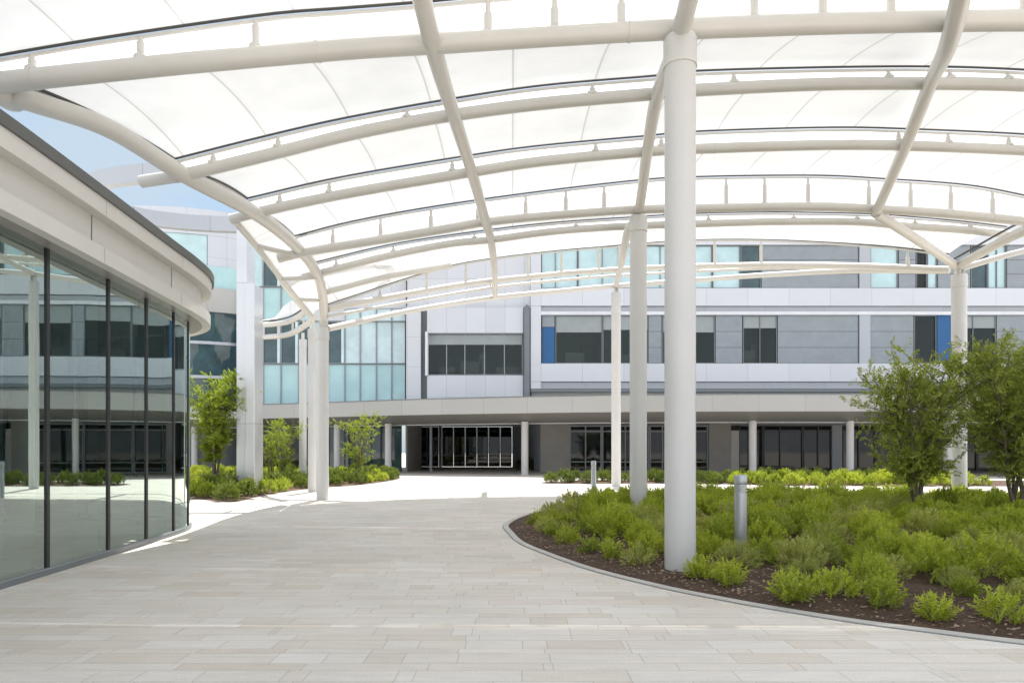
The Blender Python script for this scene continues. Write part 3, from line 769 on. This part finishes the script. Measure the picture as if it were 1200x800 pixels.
# glazed wing to the left
wing = thing('teal_glass_wing', 'teal glazed wing with pale spandrels left of the white bay', 'building', (-14, 52, 0))
DW = 49.4
xs = [285, 308, 329, 350, 367, 384, 404, 422, 441, 459, 475]
for y0, y1, kind in ((262.5, 336, 'mix'), (336.5, 376, 'teal_panel'), (376.5, 426, 'mix'), (426.5, 487, 'teal_panel')):
    for a, b in zip(xs, xs[1:]):
        if y0 < 350 and a >= 367: continue
        if kind == 'mix': pn = 'grey_pane' if a in (308, 329, 350, 384) else ('teal_pane' if a < 400 else 'pale_pane')
        else: pn = kind
        w = window(a, b-.3, y0, y1-.3, pn, (), wing, DW, .12, None, 'wall_grey', .035)
        if pn == 'grey_pane': obj('jamb', fb(b-4, b-1, y0+.5, y1-.8, DW-.02, DW+.1, DW), 'pale_pane', w)
obj('wall', fb(367.5, 475.8, 300, 376, DW-.05, DW+.5, DW), 'grid', wing)
for a, b in zip(xs[6:], xs[7:]): window(a, b-.3, 361, 376.2, 'pale_pane', (), wing, DW-.2, .1, None, 'wall_grey', .035)
obj('core', fb(285, 475.8, 301, 487, DW+.55, 60, DW), 'darkgrey', wing)
for a, b in zip((285, 300, 340, 384, 422, 446), (299.7, 339.7, 383.7, 421.7, 445.7, 470)):
    window(a, b, 487.5, 552, 'dark_pane' if a < 384 else 'grey_pane', ((a+b)/2,), wing, DW, .3, None, 'mullion', .05, (498,))

# recessed entrance
ent = thing('entrance_lobby', 'dark glazed doors set back beneath the entrance roof', 'entrance', (-3, 56, 0))
def wallq(x0, y0, x1, y1, z0, z1, th=.12):
    t = Vector((x1-x0, y1-y0, 0)).normalized(); n = Vector((t.y, -t.x, 0))*th; q = MB(); k = 0
    b = [Vector((x0, y0, 0)), Vector((x1, y1, 0)), Vector((x1, y1, 0)) - n, Vector((x0, y0, 0)) - n]
    q.v = [p + Vector((0, 0, z0)) for p in b] + [p + Vector((0, 0, z1)) for p in b]
    q.f = [(0,3,2,1),(4,5,6,7),(0,1,5,4),(1,2,6,5),(2,3,7,6),(3,0,4,7)]; return q
DD = 64.0
obj('side_wall', wallq(fx(613, DD), DD, fx(633.5), 48.4, 0, 4.3), 'wall_grey', ent)
obj('side_wall', wallq(fx(473), 49.6, fx(494, 56), 56, 0, 4.3), 'wall_brown', ent)
obj('side_glass', wallq(fx(494, 56), 56.1, fx(516, DD), DD, 0, 4.3), 'dark_pane', ent)
obj('end_wall', MB().box(fx(495, DD), fx(518, DD)-.02, DD, DD+.3, 0, 4.3), 'wall_grey', ent)
obj('end_wall', MB().box(fx(600, DD)+.02, fx(640, DD), DD, DD+.3, 0, 4.3), 'wall_grey', ent)
obj('head_trim', MB().box(fx(500, DD), fx(614, DD), DD-.3, DD-.02, fz(499.6, DD), fz(497, DD)), 'trim', ent)
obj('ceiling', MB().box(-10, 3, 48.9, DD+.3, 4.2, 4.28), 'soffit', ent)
for i in range(6):
    a = 518 + 82*i/6; b = 518 + 82*(i+1)/6 - .25
    x0, x1 = fx(a, DD), fx(b, DD); z0, z1 = .02, fz(500, DD); q = MB(); fw = .085
    q.box(x0, x0+fw, DD-.1, DD, z0, z1); q.box(x1-fw, x1, DD-.1, DD, z0, z1); q.box(x0+fw, x1-fw, DD-.1, DD, z0, z0+.12); q.box(x0+fw, x1-fw, DD-.1, DD, z1-.08, z1)
    q.box(x0+fw, x1-fw, DD-.12, DD-.02, 1.0, 1.1)
    dr = obj('door', q, 'wall_grey', ent)
    obj('pane', MB().box(x0+fw, x1-fw, DD-.06, DD-.04, z0+.12, z1-.08), 'dark_pane', dr)
    obj('handle', MB().tube([Vector((x1-.16, DD-.16, .8)), Vector((x1-.16, DD-.16, 1.5))], .02, 8), 'steel', dr)
obj('lobby_post', MB().cyl(fx(505, 50), 50, [(.1, 0), (.1, 4.2)], 16), 'wall_grey', ent, True)

# entrance roof that sweeps along the front
por = thing('entrance_porch', 'long low grey entrance roof on round white columns', 'canopy', (8, 41, 0))
ctl = [(-38, 50.5), (-27, 49.2), (-18, 47.2), (-11.26, 44.6), (-6, 42.3), (1.0, 40.2), (6, 39.1), (12, 38.5), (20, 38.4), (30, 38.4), (44, 38.4)]
pp = [(p.x, p.y) for p in crom([Vector((x, y, 0)) for x, y in ctl], 6)]
# right of travel is towards the viewer
obj('fascia', MB().sweep(pp, [(0, 3.72), (.0, 4.66), (-.25, 4.68), (-.25, 3.72)]), 'fascia', por)
obj('cap_flashing', MB().sweep(pp, [(.03, 4.663), (.03, 4.72), (-.4, 4.74), (-.4, 4.683)]), 'darkgrey', por)
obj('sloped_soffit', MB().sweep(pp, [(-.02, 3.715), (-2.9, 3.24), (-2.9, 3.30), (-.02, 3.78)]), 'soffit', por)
obj('edge_trim', MB().sweep(pp, [(-2.91, 3.2), (-2.91, 3.30), (-3.4, 3.30), (-3.4, 3.2)]), 'trim', por)
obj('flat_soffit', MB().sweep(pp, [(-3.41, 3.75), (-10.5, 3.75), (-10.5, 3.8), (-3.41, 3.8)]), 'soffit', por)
obj('roof_deck', MB().sweep(pp, [(-.26, 4.5), (-9.2, 4.5), (-9.2, 4.55), (-.26, 4.55)]), 'grey_band', por)
for px, d in ((228, 51), (395, 47.6), (455, 45.9), (615, 42.6), (745, 41.3), (882, 41.2), (996, 41.2), (1110, 41.2), (1225, 41.2)):
    obj('column', MB().cyl(fx(px, d), d, [(.225, 0), (.225, 3.32)], 24), 'column', por, True)

# round tower far left
tow = thing('round_tower', 'round pale metal tower with teal ribbon windows over dark tapered glass', 'building', (-27, 58, 0))
def arc(cx, cy, r, a0, a1, n): return [(cx + r*math.cos(R(a0+(a1-a0)*i/n)), cy + r*math.sin(R(a0+(a1-a0)*i/n))) for i in range(n+1)]
TC = (-25.5, 58)
def dz(py, d=48): return EYE + (HOR-py)*d/F
ap = arc(*TC, 10.5, 180, 360, 40)
white_t = panels('tower_panels', (.54, .56, .60), 2.4, 3.4, -30, 11.8, .3, .2); M['tower'] = white_t
obj('upper_wall', MB().sweep(ap, [(-.3, dz(274)), (0, dz(274)), (0, dz(244)), (-.3, dz(244))]), 'tower', tow)
obj('ribbon_window', MB().sweep(arc(*TC, 10.5, 180, 292, 24), [(-.3, dz(310)), (-.1, dz(310)), (-.1, dz(274.2)), (-.3, dz(274.2))]), 'teal_pane', tow)
obj('curved_wall', MB().sweep(arc(*TC, 10.5, 292.2, 360, 16), [(-.3, dz(310)), (0, dz(310)), (0, dz(274.2)), (-.3, dz(274.2))]), 'tower', tow)
obj('balustrade', MB().sweep(ap, [(-.2, dz(336)), (.1, dz(336)), (.1, dz(310.3)), (-.2, dz(310.3))]), 'teal_panel', tow)
obj('silver_skirt', MB().sweep(ap, [(-.6, dz(362)), (-.9, dz(362)), (.1, dz(336.3)), (.35, dz(336.3))]), 'ringm', tow)
for (y0, o0, y1, o1) in ((396, -1.9, 362.4, -.9), (436, -2.9, 396.4, -1.95), (478, -3.4, 436.4, -2.95)):
    for k in range(24):
        aa = arc(*TC, 10.5, 182+k*7.3, 182+(k+1)*7.3-.35, 2)
        obj('glass_facet', MB().sweep(aa, [(o0-.3, dz(y0)), (o0, dz(y0)), (o1, dz(y1)), (o1-.3, dz(y1))]), 'tower_pane', tow)
    obj('band', MB().sweep(ap, [(o0-.35, dz(y0)-.12), (o0+.05, dz(y0)-.12), (o0+.05, dz(y0)+.1), (o0-.35, dz(y0)+.1)]), 'steel', tow)
obj('tower_core', MB().cyl(*TC, [(6.6, 0), (6.6, dz(478)), (9.6, dz(340)), (9.8, dz(246))], 48), 'darkgrey', tow, True)

# ------------------------------------------------------------------ bollards
def bollard(x, y, label):
    b = thing('light_bollard', label, 'bollard', (x, y, 0), 'aluminium light bollards')
    obj('shaft', MB().cyl(x, y, [(.085, 0), (.085, .92)], 24), 'steel', b, True)
    for k in range(3): 
        z = .925 + k*.038
        obj('louvre_ring', MB().cyl(x, y, [(.085, z+.016), (.088, z+.018), (.088, z+.034), (.085, z+.036)], 24), 'steel', b, True)
    obj('lens', MB().cyl(x, y, [(.066, .92), (.066, 1.04)], 20), 'lens', b, True)
    obj('head', MB().cyl(x, y, [(.085, 1.04), (.087, 1.045), (.087, 1.155), (.082, 1.165), (.02, 1.168)], 24), 'steel', b, True)
bollard(3.165, 9.45, 'near aluminium light bollard standing among shrubs right of the thick column')
bollard(2.75, 23, 'small far light bollard on the paving beside the slim column')

# ------------------------------------------------------------------ plants
def leaf(m, p, d, n, L, w):
    """folded lance leaf: two quads"""
    s = d.cross(n)
    if s.length < 1e-5: return
    s.normalize(); nn = s.cross(d).normalized()
    k = len(m.v); mid = p + d*L*.45 + nn*w*.15; tip = p + d*L - nn*w*.35
    m.v += [p, mid + s*w*.5, tip, mid - s*w*.5]
    m.f += [(k, k+1, k+2, k+3)]
def rvec(rn): 
    while True:
        v = Vector((rn.uniform(-1, 1), rn.uniform(-1, 1), rn.uniform(-1, 1)))
        if .05 < v.length < 1: return v.normalized()
def sprig(m, p, d, length, n, L, w, rn, droop=.5):
    """feathery shoot: leaflets in pairs along a bending axis"""
    q = p.copy(); dd = d.normalized(); st = length / n
    side = dd.cross(rvec(rn)).normalized()
    for i in range(n):
        dd = (dd + Vector((0, 0, -droop*.08)) + rvec(rn)*.06).normalized(); q = q + dd*st
        s = .55 + .45*math.sin(math.pi*min(1, (i+1.2)/n*.85))
        side = (side + rvec(rn)*.25); side = (side - dd*side.dot(dd)).normalized()
        for sg in (-1, 1):
            ld = (dd*.75 + side*sg*.85 + rvec(rn)*.3).normalized()
            leaf(m, q, ld, (Vector((0, 0, 1.)) + dd.cross(side)*.25 + rvec(rn)*.55), L*s*rn.uniform(.75, 1.25), w*s)
    leaf(m, q, dd, side, L, w)
    return q
def shrub_mesh(name, rn, rad, h, ns, L, w, mat, upright=.5):
    m = MB()
    lobes = [(rn.uniform(0, 6.28), rn.uniform(.75, 1.2)) for _ in range(4)]      # uneven outline
    for i in range(ns):
        a = rn.uniform(0, 2*math.pi); el = math.asin(rn.uniform(.02, 1)**.85)
        k = 1 + sum((q-1)*max(0, math.cos(a-p))**3 for p, q in lobes)
        out = Vector((math.cos(a)*math.cos(el)*rad*k, math.sin(a)*math.cos(el)*rad*k, h*(.12 + .88*math.sin(el))*rn.uniform(.8, 1.08)))
        ln = rn.uniform(.12, .22)*(1 + .5*(rn.random() < .18)); d = (out.normalized()*.8 + Vector((0, 0, upright)) + rvec(rn)*.35).normalized()
        sprig(m, out*.92 - d*ln*.75, d, ln, max(4, int(ln/(L*.42))), L, w, rn, .3)
    # thin woody stems
    for i in range(6):
        a = rn.uniform(0, 6.28); e = Vector((math.cos(a)*rad*.6, math.sin(a)*rad*.6, h*.6)); m.tube([Vector((0, 0, -.04)), e*.5 + Vector((0, 0, .05)), e], [.008, .005, .003], 4, False)
    return m.mesh(name, M[mat])
rn = random.Random(5)
SHR = [shrub_mesh('groundcover_shrub', rn, rn.uniform(.27, .34), rn.uniform(.33, .43), 92, .062, .026, 'shrub', .55) for _ in range(6)]
SHG = [shrub_mesh('groundcover_shrub', rn, .29, .33, 95, .05, .017, 'shrub_grey', .6) for _ in range(2)]
SML = [shrub_mesh('groundcover_shrub', rn, .17, .25, 34, .058, .024, 'shrub', .6) for _ in range(3)]
SMG = [shrub_mesh('groundcover_shrub', rn, .17, .22, 36, .045, .015, 'shrub_grey', .6) for _ in range(2)]
cols = [(2.06, 8.36, .42), (2.96, 16, .3), (3.165, 9.25, .52), (4.4, 29, .3)]
spots = []
tries = 0
while tries < 30000:
    tries += 1
    x, y = rn.uniform(-.2, 15.5), rn.uniform(4.3, 21.3)
    if abs(x/y) > .86: continue
    if not inside(x, y, island): continue
    e = edge_dist(x, y, island)
    if e < .22: continue
    if any((x-a)**2 + (y-b)**2 < c*c for a, b, c in cols): continue
    front = e < 1.25 and y < 15.5
    sp_ = .47 if front else .46
    if e < (.42 if x < 2.6 else .22) and y < 15.5: continue
    if front and rn.random() < (.72 if x < 2.7 else .08): continue
    if mnoise.noise(Vector((x*.9, y*.9, 31))) > .36: continue
    if any((x-a)**2 + (y-b)**2 < sp_*sp_ for a, b, *_ in spots): continue
    spots.append((x, y, e))
spots.sort(key=lambda s: math.hypot(s[0], s[1]))
rest = MB()
def put(me, x, y, z, s, rz, label, cat, name, group, tilt=.0):
    o = bpy.data.objects.new(name, me); COL.objects.link(o); o.location = (x, y, z); o.scale = (s, s, s*rn.uniform(.88, 1.15))
    o.rotation_euler = (rn.uniform(-tilt, tilt), rn.uniform(-tilt, tilt), rz)
    tag(o, label, cat, group); return o
nind = 0
for x, y, e in spots:
    patch = mnoise.noise(Vector((x*.55, y*.55, 7)))
    grey = patch > .22 or rn.random() < .12
    small = (e < (.95 if x < 2.7 else .5) or x < 1.0) and y < 16
    fam = (SMG if grey else SML) if small else (SHG if grey else SHR)
    if e < 1.4 and y < 15.5 and not small and rn.random() < .25: fam = SML
    me = rn.choice(fam); s = rn.uniform(.6, 1.18)
    z = soil_z(x, y, island) - .02; rz = rn.uniform(0, 6.28)
    if nind < 285:
        put(me, x, y, z, s, rz, 'feathery low green shrub in the island planting bed', 'shrub', 'groundcover_shrub', 'low shrubs in the island bed', .22); nind += 1
    else:
        c, sn = math.cos(rz), math.sin(rz); k = len(rest.v)
        for v in me.vertices: rest.v.append(Vector((x + s*(v.co.x*c - v.co.y*sn), y + s*(v.co.x*sn + v.co.y*c), z + s*v.co.z)))
        for p in me.polygons: rest.f.append(tuple(k + i for i in p.vertices))
print('shrub spots', len(spots), 'rest verts', len(rest.v))
if rest.f:
    o = obj('ground_cover', rest, 'shrub'); tag(o, 'dense green ground cover filling the back of the island bed', 'ground cover', None, 'stuff')
# bark chips lying on the mulch
ch = MB()
for _ in range(9000):
    x, y = rn.uniform(0, 8), rn.uniform(4.6, 14)
    if not inside(x, y, island): continue
    e = edge_dist(x, y, island)
    if e > 1.3 or e < .03: continue
    z = soil_z(x, y, island) + .008; a = rn.uniform(0, 6.28); L = rn.uniform(.008, .026); W = rn.uniform(.004, .010)
    d = Vector((math.cos(a), math.sin(a), rn.uniform(-.35, .35))); s = Vector((-math.sin(a), math.cos(a), rn.uniform(-.4, .4)))
    c = Vector((x, y, z)); t = Vector((0, 0, .006)); k = len(ch.v)
    ch.v += [c-d*L-s*W, c+d*L-s*W*.6, c+d*L+s*W, c-d*L+s*W*.8, c-d*L-s*W+t, c+d*L-s*W*.6+t, c+d*L+s*W+t, c-d*L+s*W*.8+t]
    ch.f += [tuple(k+i for i in q) for q in ((0,3,2,1),(4,5,6,7),(0,1,5,4),(1,2,6,5),(2,3,7,6),(3,0,4,7))]
o = obj('mulch_chips', ch, 'chip'); tag(o, 'brown bark mulch chips along the front of the island bed', 'mulch', None, 'stuff')

HED = [shrub_mesh('hedge_shrub', rn, .34, .5, 120, .06, .026, 'hedge', .5) for _ in range(3)]
HEY = [shrub_mesh('yellow_shrub', rn, .34, .46, 110, .06, .026, 'shrub', .5) for _ in range(2)]
def fill(poly, ctrl_box, sp_, meshes, label, cat, name, group, smin, smax, cond=lambda x, y: True, emin=.25):
    pts = []
    for _ in range(6000):
        x, y = rn.uniform(ctrl_box[0], ctrl_box[1]), rn.uniform(ctrl_box[2], ctrl_box[3])
        if not inside(x, y, poly) or edge_dist(x, y, poly) < emin or not cond(x, y): continue
        if any((x-a)**2 + (y-b)**2 < sp_*sp_ for a, b in pts): continue
        pts.append((x, y)); put(rn.choice(meshes), x, y, soil_z(x, y, poly)-.02, rn.uniform(smin, smax), rn.uniform(0, 6.28), label, cat, name, group, .1)
    return len(pts)
n1 = fill(leftbed, (-15.5, -5.8, 19.5, 42), .62, HED + HEY, 'low bushy shrub in the corner bed around the silver pylon', 'shrub', 'border_shrub', 'shrubs in the bed by the pylon', .85, 1.3,
     lambda x, y: not (-9.8 < x < -8.6 and 23.7 < y < 25) and (y < 24 or edge_dist(x, y, leftbed) < 2.6) and x > -12.8)
n2 = fill(hedgebed, (1.4, 26, 28.6, 34), .6, HED, 'dark green clipped shrub in the hedge row facing the ground floor windows', 'shrub', 'hedge_shrub', 'hedge row in front of the block', .9, 1.2, lambda x, y: (x < 20 and y > 30.6 and y < 32.6))
n3 = fill(hedgebed, (8, 26, 28.6, 31), .6, HEY, 'yellow green leafy shrub at the front of the hedge bed', 'shrub', 'yellow_shrub', 'yellow green shrubs before the hedge', .85, 1.25, lambda x, y: x < 20 and y < 30.5)
n4 = fill(farbed, (-24, -16, 36, 45), .8, HEY, 'pale low shrub in the far bed below the round tower', 'shrub', 'lawn_shrub', 'shrubs in the far bed', .9, 1.2)
for x, y in ((.9, 56), (1.15, 53.5)):
    put(rn.choice(HED), x, y, 0, 1.9, rn.uniform(0, 6), 'dark bush beside the recessed entrance doors', 'shrub', 'entrance_shrub', 'bushes beside the entrance doors')
print('border', n1, 'hedge', n2, n3, n4)

def tree(name, x, y, H, rad, crown_lo, nst, nbr, leafmat, L, w, label, seed, spread=.35, dens=1.0, group=None):
    rt = random.Random(seed); t = thing(name, label, 'tree', (x, y, 0), group)
    tr = MB(); cr_ = MB(); base = Vector((x, y, 0))
    tips = []
    for s in range(nst):
        a = 2*math.pi*s/nst + rt.uniform(-.5, .5); lean = spread*rt.uniform(.5, 1.1)
        pts = [base + Vector((math.cos(a)*.05, math.sin(a)*.05, 0))]; Hs = H*rt.uniform(.78, .97) if s else H*.97
        n = 9
        for i in range(1, n+1):
            q = i/n; o = rad*lean*1.6*q**1.15
            pts.append(base + Vector((math.cos(a)*o + rt.uniform(-.03, .03)*H*.3, math.sin(a)*o + rt.uniform(-.03, .03)*H*.3, Hs*q)))
        c = crom(pts, 3); r0 = .016*H**.5*1.5
        tr.tube(c, [max(.004, r0*(1 - .88*i/(len(c)-1))) for i in range(len(c))], 7)
        tips.append(c)
    for b in range(nbr):
        c = rt.choice(tips); q = rt.uniform(crown_lo*1.02, .99); i = min(len(c)-1, int(q*(len(c)-1))); p = c[i]
        zf = (p.z/H - crown_lo)/(1-crown_lo)
        prof = math.sin(math.pi*min(1, max(.04, .12 + zf*.85)))**.65
        a = rt.uniform(0, 6.28); ln = rad*prof*rt.uniform(.35, 1.35)
        d = Vector((math.cos(a), math.sin(a), rt.uniform(.35, 1.1))).normalized()
        n = 6; q_ = p.copy(); bp = [p]
        for k in range(n):
            d = (d + rvec(rt)*.18 + Vector((0, 0, .03))).normalized(); q_ = q_ + d*ln/n; bp.append(q_)
        tr.tube(bp, [max(.003, .014*(1 - .8*k/n)) for k in range(n+1)], 5)
        for k in range(1, n+1):
            for _ in range(max(1, int(round(dens*(1.6 + 1.2*(k == n)))))):
                sd = (d*.6 + rvec(rt)*.9 + Vector((0, 0, .12))).normalized()
                sprig(cr_, bp[k], sd, rt.uniform(.14, .34), rt.randint(5, 8), L, w, rt, .25)
    obj('trunk', tr, 'bark', t, True); obj('crown', cr_, leafmat, t)
    return t
tree('small_tree', 8.9, 15, 3.45, 1.05, .28, 5, 145, 'tree_dark', .082, .034, 'multi stemmed dark green tree in the island bed, left of the right hand pair', 21, .45, 1.15)
tree('small_tree', 10.75, 14.6, 3.55, 1.15, .28, 5, 165, 'tree_dark', .082, .034, 'dense dark tree at the right edge of the island bed', 22, .5, 1.2)
tree('small_tree', 11.9, 15.8, 3.7, 1.1, .34, 4, 110, 'tree_dark', .082, .034, 'dark tree cut off by the right border, behind the denser one', 29, .5, 1.1)
tree('small_tree', -10.45, 24, 4.25, .9, .34, 4, 105, 'tree_light', .10, .042, 'bright yellow green tree between the glass pavilion and the silver pylon', 23, .4, 1.1)
tree('small_tree', -9.75, 29, 2.75, .7, .28, 4, 45, 'tree_light', .08, .03, 'thin airy sapling just right of the silver pylon', 24, .45, .8)
tree('small_tree', -10.6, 30, 2.7, .6, .3, 4, 40, 'tree_light', .08, .03, 'sparse sapling half hidden behind the silver pylon', 25, .45, .8)
tree('small_tree', -7.45, 33, 3.2, .95, .25, 5, 60, 'tree_light', .09, .034, 'open crowned sapling in front of the entrance roof columns', 26, .5, .8)

# ------------------------------------------------------------------ light, sky, camera
SUN_EL, SUN_AZ = 70.0, 6.0      # azimuth clockwise from +Y (away from the viewer)
w = bpy.data.worlds.new('World'); SC.world = w; w.use_nodes = True
nt = w.node_tree; nt.nodes.clear(); N = NT(nt)
sky = N.n('ShaderNodeTexSky', sky_type='NISHITA'); sky.sun_disc = False
sky.sun_elevation = R(SUN_EL); sky.sun_rotation = R(SUN_AZ); sky.altitude = 50; sky.air_density = 1.; sky.dust_density = 1.6; sky.ozone_density = 1.2
tc = N.n('ShaderNodeTexCoord').outputs['Generated']
mp = N.n('ShaderNodeMapping'); mp.inputs['Scale'].default_value = (1.6, 1.6, 4.); N.l(tc, mp.inputs[0])
cl = N.noise(1.7, 7, .6, mp.outputs[0])
cm = N.ramp(cl, [(.44, 0.), (.62, 1.)])
colr = N.mix(N.math('MULTIPLY', cm, .75), sky.outputs[0], (3.9, 4.1, 4.4))
bg = N.n('ShaderNodeBackground'); hz = N.mix(.75, colr, (1.3, 1.72, 2.05))
sx = N.n('ShaderNodeSeparateXYZ'); N.l(tc, sx.inputs[0])
# bright cloud added as fill light, everywhere but the sky to the front left
dr = N.math('ADD', N.math('MULTIPLY', sx.outputs[0], -.55), N.math('MULTIPLY', sx.outputs[1], .83))
fill_cloud = N.ramp(N.math('ADD', dr, N.math('MULTIPLY', N.math('SUBTRACT', cl, .5), .8)), [(.42, 1.), (.80, 0.)])
N.l(N.mix(N.math('MULTIPLY', fill_cloud, .92), hz, (3.9, 4.1, 4.45)), bg.inputs[0]); bg.inputs[1].default_value = .15
N.l(bg.outputs[0], N.n('ShaderNodeOutputWorld').inputs[0])
sl = bpy.data.lights.new('sun', 'SUN'); sl.energy = 4.0; sl.angle = R(.53); sl.color = (1., .955, .89)
so = bpy.data.objects.new('sun', sl); COL.objects.link(so)
el, az = R(SUN_EL), R(SUN_AZ)
sv = Vector((math.sin(az)*math.cos(el), math.cos(az)*math.cos(el), math.sin(el)))
so.rotation_euler = (-sv).to_track_quat('-Z', 'Y').to_euler()
cam = bpy.data.cameras.new('camera'); co = bpy.data.objects.new('camera', cam); COL.objects.link(co)
co.location = (0, 0, EYE); co.rotation_euler = (R(90), 0, 0)
cam.sensor_width = 36; cam.lens = 24; cam.shift_y = (HOR-400)/1200; cam.clip_end = 2000; cam.clip_start = .1
SC.camera = co
SC.view_settings.view_transform = 'Standard'; SC.view_settings.look = 'None'; SC.view_settings.exposure = 1.08; SC.view_settings.gamma = 1
SC.view_settings.use_curve_mapping = False
SC.cycles.use_denoising = True
SC.cycles.max_bounces = 10; SC.cycles.diffuse_bounces = 5; SC.cycles.glossy_bounces = 5; SC.cycles.transparent_max_bounces = 12
